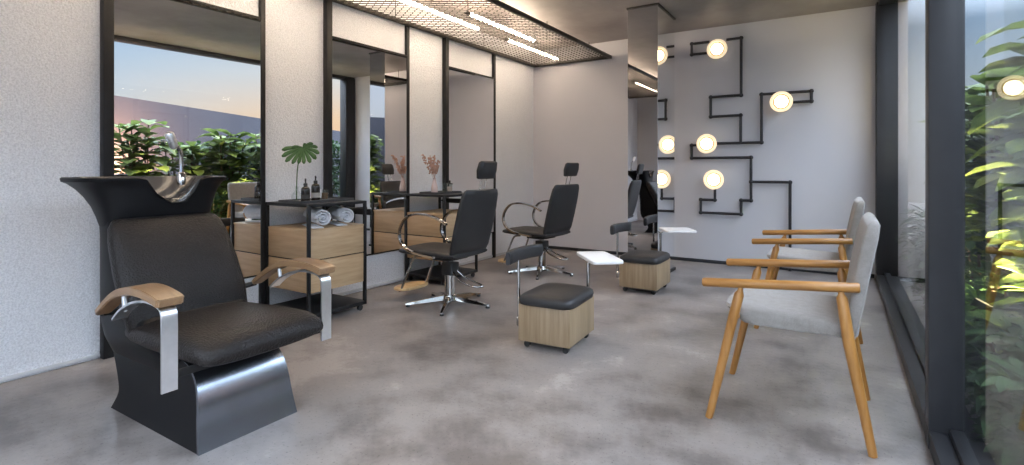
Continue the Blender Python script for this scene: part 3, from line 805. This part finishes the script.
# near stretch steps out so the boundary starts right of the glass
A0 = V((1.25, .95, 0))
bm = B(); loft(bm, [[A0, A0 + n * .2, A0 + n * .2 + V((0, 0, 2.5)), A0 + V((0, 0, 2.5))], [A1, A1 + n * .2, A1 + n * .2 + V((0, 0, 2.5)), A1 + V((0, 0, 2.5))]])
bmesh.ops.translate(bm, verts=bm.verts[:], vec=V((0, 0, -.06)))
struct('wall_garden', bm, M['gardenwall'], label='slate-blue garden boundary wall seen in the mirror')
struct('trim_5', box(B(), .505, .62, -1, 9, -.06, .03, .004), M['paving'], label='pale concrete kerb along the glass outside')

def leaf(bm, pos, dirv, up, L, W, droop, kind=0):
    dirv = dirv.normalized(); side = dirv.cross(up)
    if side.length < .05: side = dirv.cross(V((1, 0, 0)))
    side.normalize(); nn = side.cross(dirv).normalized()
    prof = [(0, .06), (.25, .62), (.55, 1.0), (.82, .78), (1, .05)] if kind == 0 else [(0, .08), (.4, 1.0), (.75, .7), (1, .04)]
    rows = []
    for f, w in prof:
        c = pos + dirv * (L * f) - V((0, 0, 1)) * (droop * L * f * f)
        hw_ = W / 2 * w
        rows.append([c - side * hw_ + nn * hw_ * .25, c, c + side * hw_ + nn * hw_ * .25])
    loft(bm, rows, False, False, False)

def big_plant(x, y, h, seed, label, nst=4):
    random.seed(seed)
    t = thing('fiddle_leaf_plant', label, 'plant', (x, y, -.06), 0, 'broad-leaved garden plants'); o = t.location
    bs_, bf = B(), B()
    for k in range(nst):
        hx, hy = random.uniform(-.18, .18), random.uniform(-.28, .28)
        hh = h * random.uniform(.82, 1.0)
        P = smooth([(x + hx * .4, y + hy * .4, -.06), (x + hx * .8, y + hy * .8, hh * .5), (x + hx * 1.2, y + hy * 1.2, hh - .12)], 6)
        tube(bs_, P, [.016 - .0007 * i for i in range(len(P))], 7)
        m = int(h * 19)
        for i in range(m):
            f = .12 + .88 * i / m
            q = P[min(int(f * (len(P) - 1)), len(P) - 1)].copy()
            q.z = f * (hh - .12)
            a = i * 2.4 + random.uniform(-.4, .4)
            dv = V((math.cos(a), math.sin(a), random.uniform(.15, .9)))
            L = random.uniform(.26, .40)
            leaf(bf, q + V((math.cos(a), math.sin(a), .2)) * .03, dv, V((0, 0, 1)), L, L * random.uniform(.55, .68), random.uniform(.15, .6))
    for v_ in bf.verts: v_.co.x = max(v_.co.x, .47)
    obj('foliage', bf, M['bigleaf'], t, 70, o); obj('stem', bs_, M['bark'], t, 60, o)

def shrub(x, y, h, r, seed, label, n=900, name='shrub', mat='shrubleaf', size=(.07, .13), group='dense garden shrubs'):
    random.seed(seed)
    t = thing(name, label, 'shrub' if name == 'shrub' else 'plant', (x, y, -.06), 0, group); o = t.location
    bf, bs_ = B(), B()
    for k in range(7):
        a = 2 * PI * k / 7
        tube(bs_, smooth([(x, y, -.06), (x + math.cos(a) * r * .3, y + math.sin(a) * r * .3, h * .45), (x + math.cos(a) * r * .6, y + math.sin(a) * r * .6, h * .85)], 4), .008, 6)
    for i in range(n):
        f = random.random() ** .75
        rr = r * (math.sin(min(1, f * 1.25) * PI * .62 + .35)) * random.uniform(.35, 1.05)
        a = random.uniform(0, 2 * PI)
        q = V((x + rr * math.cos(a), y + rr * math.sin(a), max(.0, h * f)))
        dv = V((math.cos(a) + random.uniform(-.6, .6), math.sin(a) + random.uniform(-.6, .6), random.uniform(-.3, .9)))
        L = random.uniform(*size)
        if q.x < .52: continue
        leaf(bf, q, dv, V((0, 0, 1)), L, L * random.uniform(.42, .6), random.uniform(0, .5), 1)
    for v_ in list(bf.verts) + list(bs_.verts): v_.co.x = max(v_.co.x, .465)
    obj('foliage', bf, M[mat], t, 70, o); obj('stem', bs_, M['bark'], t, 60, o)

big_plant(.95, 3.55, 2.08, 11, 'broad-leaved garden plant outside, tallest in the left half of the first mirror', 6)
big_plant(1.05, 4.15, 1.80, 12, 'broad-leaved garden plant outside, second from the window post', 6)
big_plant(1.00, 4.75, 1.98, 13, 'broad-leaved garden plant outside, its big leaves against the near pane', 7)
big_plant(1.12, 5.75, 2.0, 14, 'broad-leaved garden plant outside, farthest along the glass towards the end wall', 7)
sh = [(1.75, 4.75, 1.62, .5), (1.55, 5.45, 1.66, .5), (1.75, 6.15, 1.64, .52), (1.55, 6.85, 1.70, .5), (1.62, 7.55, 1.75, .45), (1.75, 9.6, 2.0, .55), (1.75, 8.5, 1.9, .55), (2.45, 7.4, 1.7, .5)]
hl = ['dense dark shrub outside, just right of the faucet in the first mirror', 'dense dark shrub outside, middle of the first mirror reflection', 'dense dark shrub outside, right half of the first mirror reflection',
      'dense dark shrub outside level with the corner post', 'dense dark shrub outside beyond the end wall, closest to the glass line', 'tall dense shrub at the far end of the garden strip near the wall',
      'tall dense shrub at the far end of the garden beside the boundary wall', 'dense dark shrub against the boundary wall beyond the end wall']
for i, (q, l) in enumerate(zip(sh, hl)): shrub(q[0], q[1], q[2], q[3], 40 + i, l, 2400)
cv = [(.68, 3.22, .48, .2), (.67, 3.66, .50, .2), (.68, 2.85, .38, .18), (.98, 2.55, .50, .24), (1.10, 2.95, .72, .26), (.80, 4.02, .62, .28), (.76, 4.45, .78, .28), (.78, 5.45, .70, .30), (.80, 6.4, .80, .32), (1.35, 3.3, .75, .35), (1.05, 2.2, .45, .3)]
cl = ['low leafy plant outside pressed to the near pane, just beyond the window post', 'low leafy plant outside by the kerb, in line with the nearest armchair', 'small low plant outside at the foot of the window post', 'low leafy plant outside, one step back from the kerb near the camera', 'low leafy plant outside between the window post and the boundary wall', 'low leafy plant outside behind the first armchair',
      'low leafy plant outside between the two armchairs', 'low leafy plant outside behind the second armchair', 'low leafy plant outside by the corner post', 'low leafy plant outside at the foot of the first tall plant', 'low leafy plant outside against the near boundary wall']
for i, (q, l) in enumerate(zip(cv, cl)): shrub(q[0], q[1], q[2], q[3], 70 + i, l, 750, 'leafy_plant', 'coverleaf', (.06, .13), 'low plants at the foot of the glass')
bm = B(); random.seed(9); rings = []
prof = []
for k in range(41):
    a = math.radians(-88 + k * 2.2); Rm = 190
    h = 12 + 9 * math.sin(k * .55) + 5 * math.sin(k * 1.3 + 1) + random.uniform(-1.5, 1.5)
    u = V((math.cos(a), math.sin(a), 0))
    rings.append([u * (Rm - 30) + V((0, 0, -2)), u * (Rm - 8) + V((0, 0, h * .55)), u * Rm + V((0, 0, h)), u * (Rm + 12) + V((0, 0, h * .5)), u * (Rm + 30) + V((0, 0, -2))])
loft(bm, rings)
struct('mountains', bm, plain('hazy_blue_mountain', (.13, .15, .21), .95, 0, .15, .05), label='hazy blue mountains seen through the mirrors')
# garden spot lights
def garden_spot(x, y, h, aim, label, power, col=(1, .76, .42)):
    t = thing('garden_spotlight', label, 'garden light', (x, y, -.06), 0, 'garden spotlights'); o = t.location
    A = (V(aim) - V((x, y, h))).normalized(); q = A.to_track_quat('Z', 'Y').to_matrix().to_4x4()
    bm = B(); tube(bm, [(x, y, -.06), (x, y, h)], .010, 8); obj('stake', bm, M['blackmetal'], t, 40, o)
    bm = B(); lathe(bm, [(.028, -.03), (.042, -.02), (.045, .06), (.040, .06)], (x, y, h), 20, q); obj('housing', bm, M['blackmetal'], t, 40, o)
    bm = B(); lathe(bm, [(.038, .055), (.038, .062)], (x, y, h), 20, q); obj('lens', bm, M['spotlens'], t, 40, o)
    L = bpy.data.lights.new('spot_beam', 'SPOT'); L.energy = power; L.color = col; L.spot_size = math.radians(120); L.spot_blend = .6; L.shadow_soft_size = .04
    lo = bpy.data.objects.new('spot_beam', L); C.objects.link(lo); lo.parent = t; lo.location = V((0, 0, h + .06)) + A * .10
    lo.rotation_euler = (-A).to_track_quat('Z', 'Y').to_euler()
garden_spot(.60, 3.60, .45, (1.05, 3.6, 1.3), 'garden spotlight at the foot of the first tall plant', 130)
garden_spot(.58, 4.70, .55, (1.0, 5.1, 1.3), 'garden spotlight lighting the plants behind the armchairs', 150)
garden_spot(.60, 3.95, .35, (.95, 4.75, 1.1), 'garden spotlight beside the kerb between the tall plants', 150)
garden_spot(.62, 6.10, .45, (1.4, 6.3, 1.2), 'garden spotlight among the shrubs near the corner post', 130)
garden_spot(2.15, 3.95, .95, (2.95, 4.15, 1.95), 'garden spotlight at the foot of the boundary wall', 620, (1, .48, .24))

# ------------------------------------------------------------------ sky
w = bpy.data.worlds.new('dusk_sky'); bpy.context.scene.world = w; w.use_nodes = True; nt = w.node_tree
bg = nt.nodes['Background']
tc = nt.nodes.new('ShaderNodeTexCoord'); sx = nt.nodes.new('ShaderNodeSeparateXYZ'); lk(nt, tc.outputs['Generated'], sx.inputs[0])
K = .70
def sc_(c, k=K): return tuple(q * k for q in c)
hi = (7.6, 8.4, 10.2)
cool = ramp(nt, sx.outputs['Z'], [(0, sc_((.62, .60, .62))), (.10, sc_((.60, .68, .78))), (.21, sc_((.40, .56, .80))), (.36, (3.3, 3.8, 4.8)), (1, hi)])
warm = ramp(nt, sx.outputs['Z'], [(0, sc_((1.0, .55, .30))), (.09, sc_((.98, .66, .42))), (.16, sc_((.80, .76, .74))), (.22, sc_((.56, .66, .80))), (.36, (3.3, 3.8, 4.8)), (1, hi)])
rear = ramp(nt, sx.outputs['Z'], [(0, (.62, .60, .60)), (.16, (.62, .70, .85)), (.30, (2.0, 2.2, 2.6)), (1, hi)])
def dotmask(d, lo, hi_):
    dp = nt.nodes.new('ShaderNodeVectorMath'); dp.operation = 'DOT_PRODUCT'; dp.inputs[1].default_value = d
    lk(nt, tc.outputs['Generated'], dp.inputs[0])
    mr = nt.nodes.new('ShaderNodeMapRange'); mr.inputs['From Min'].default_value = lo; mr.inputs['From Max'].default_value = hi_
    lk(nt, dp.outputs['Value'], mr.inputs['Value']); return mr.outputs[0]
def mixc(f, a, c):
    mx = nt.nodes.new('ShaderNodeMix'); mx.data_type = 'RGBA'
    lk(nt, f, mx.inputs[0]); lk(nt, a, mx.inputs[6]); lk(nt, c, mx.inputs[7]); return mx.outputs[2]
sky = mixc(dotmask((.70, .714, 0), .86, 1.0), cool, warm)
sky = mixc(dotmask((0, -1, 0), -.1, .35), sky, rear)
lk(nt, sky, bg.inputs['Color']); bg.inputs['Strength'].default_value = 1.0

# ------------------------------------------------------------------ camera
cam = bpy.data.cameras.new('camera'); co = bpy.data.objects.new('camera', cam); C.objects.link(co)
cam.sensor_width = 36; cam.lens = 526 / 1024 * 36; cam.shift_y = -64.5 / 1024; cam.clip_start = .02
co.location = (0, 0, 1.2); co.rotation_euler = (PI / 2, 0, math.atan2(.5303, .8478))
sc = bpy.context.scene; sc.camera = co
sc.view_settings.view_transform = 'Standard'; sc.view_settings.look = 'None'
sc.view_settings.gamma = 1; sc.view_settings.use_curve_mapping = False
sc.view_settings.exposure = 0.78
sc.cycles.max_bounces = 12; sc.cycles.transparent_max_bounces = 16; sc.cycles.diffuse_bounces = 6; sc.cycles.glossy_bounces = 8
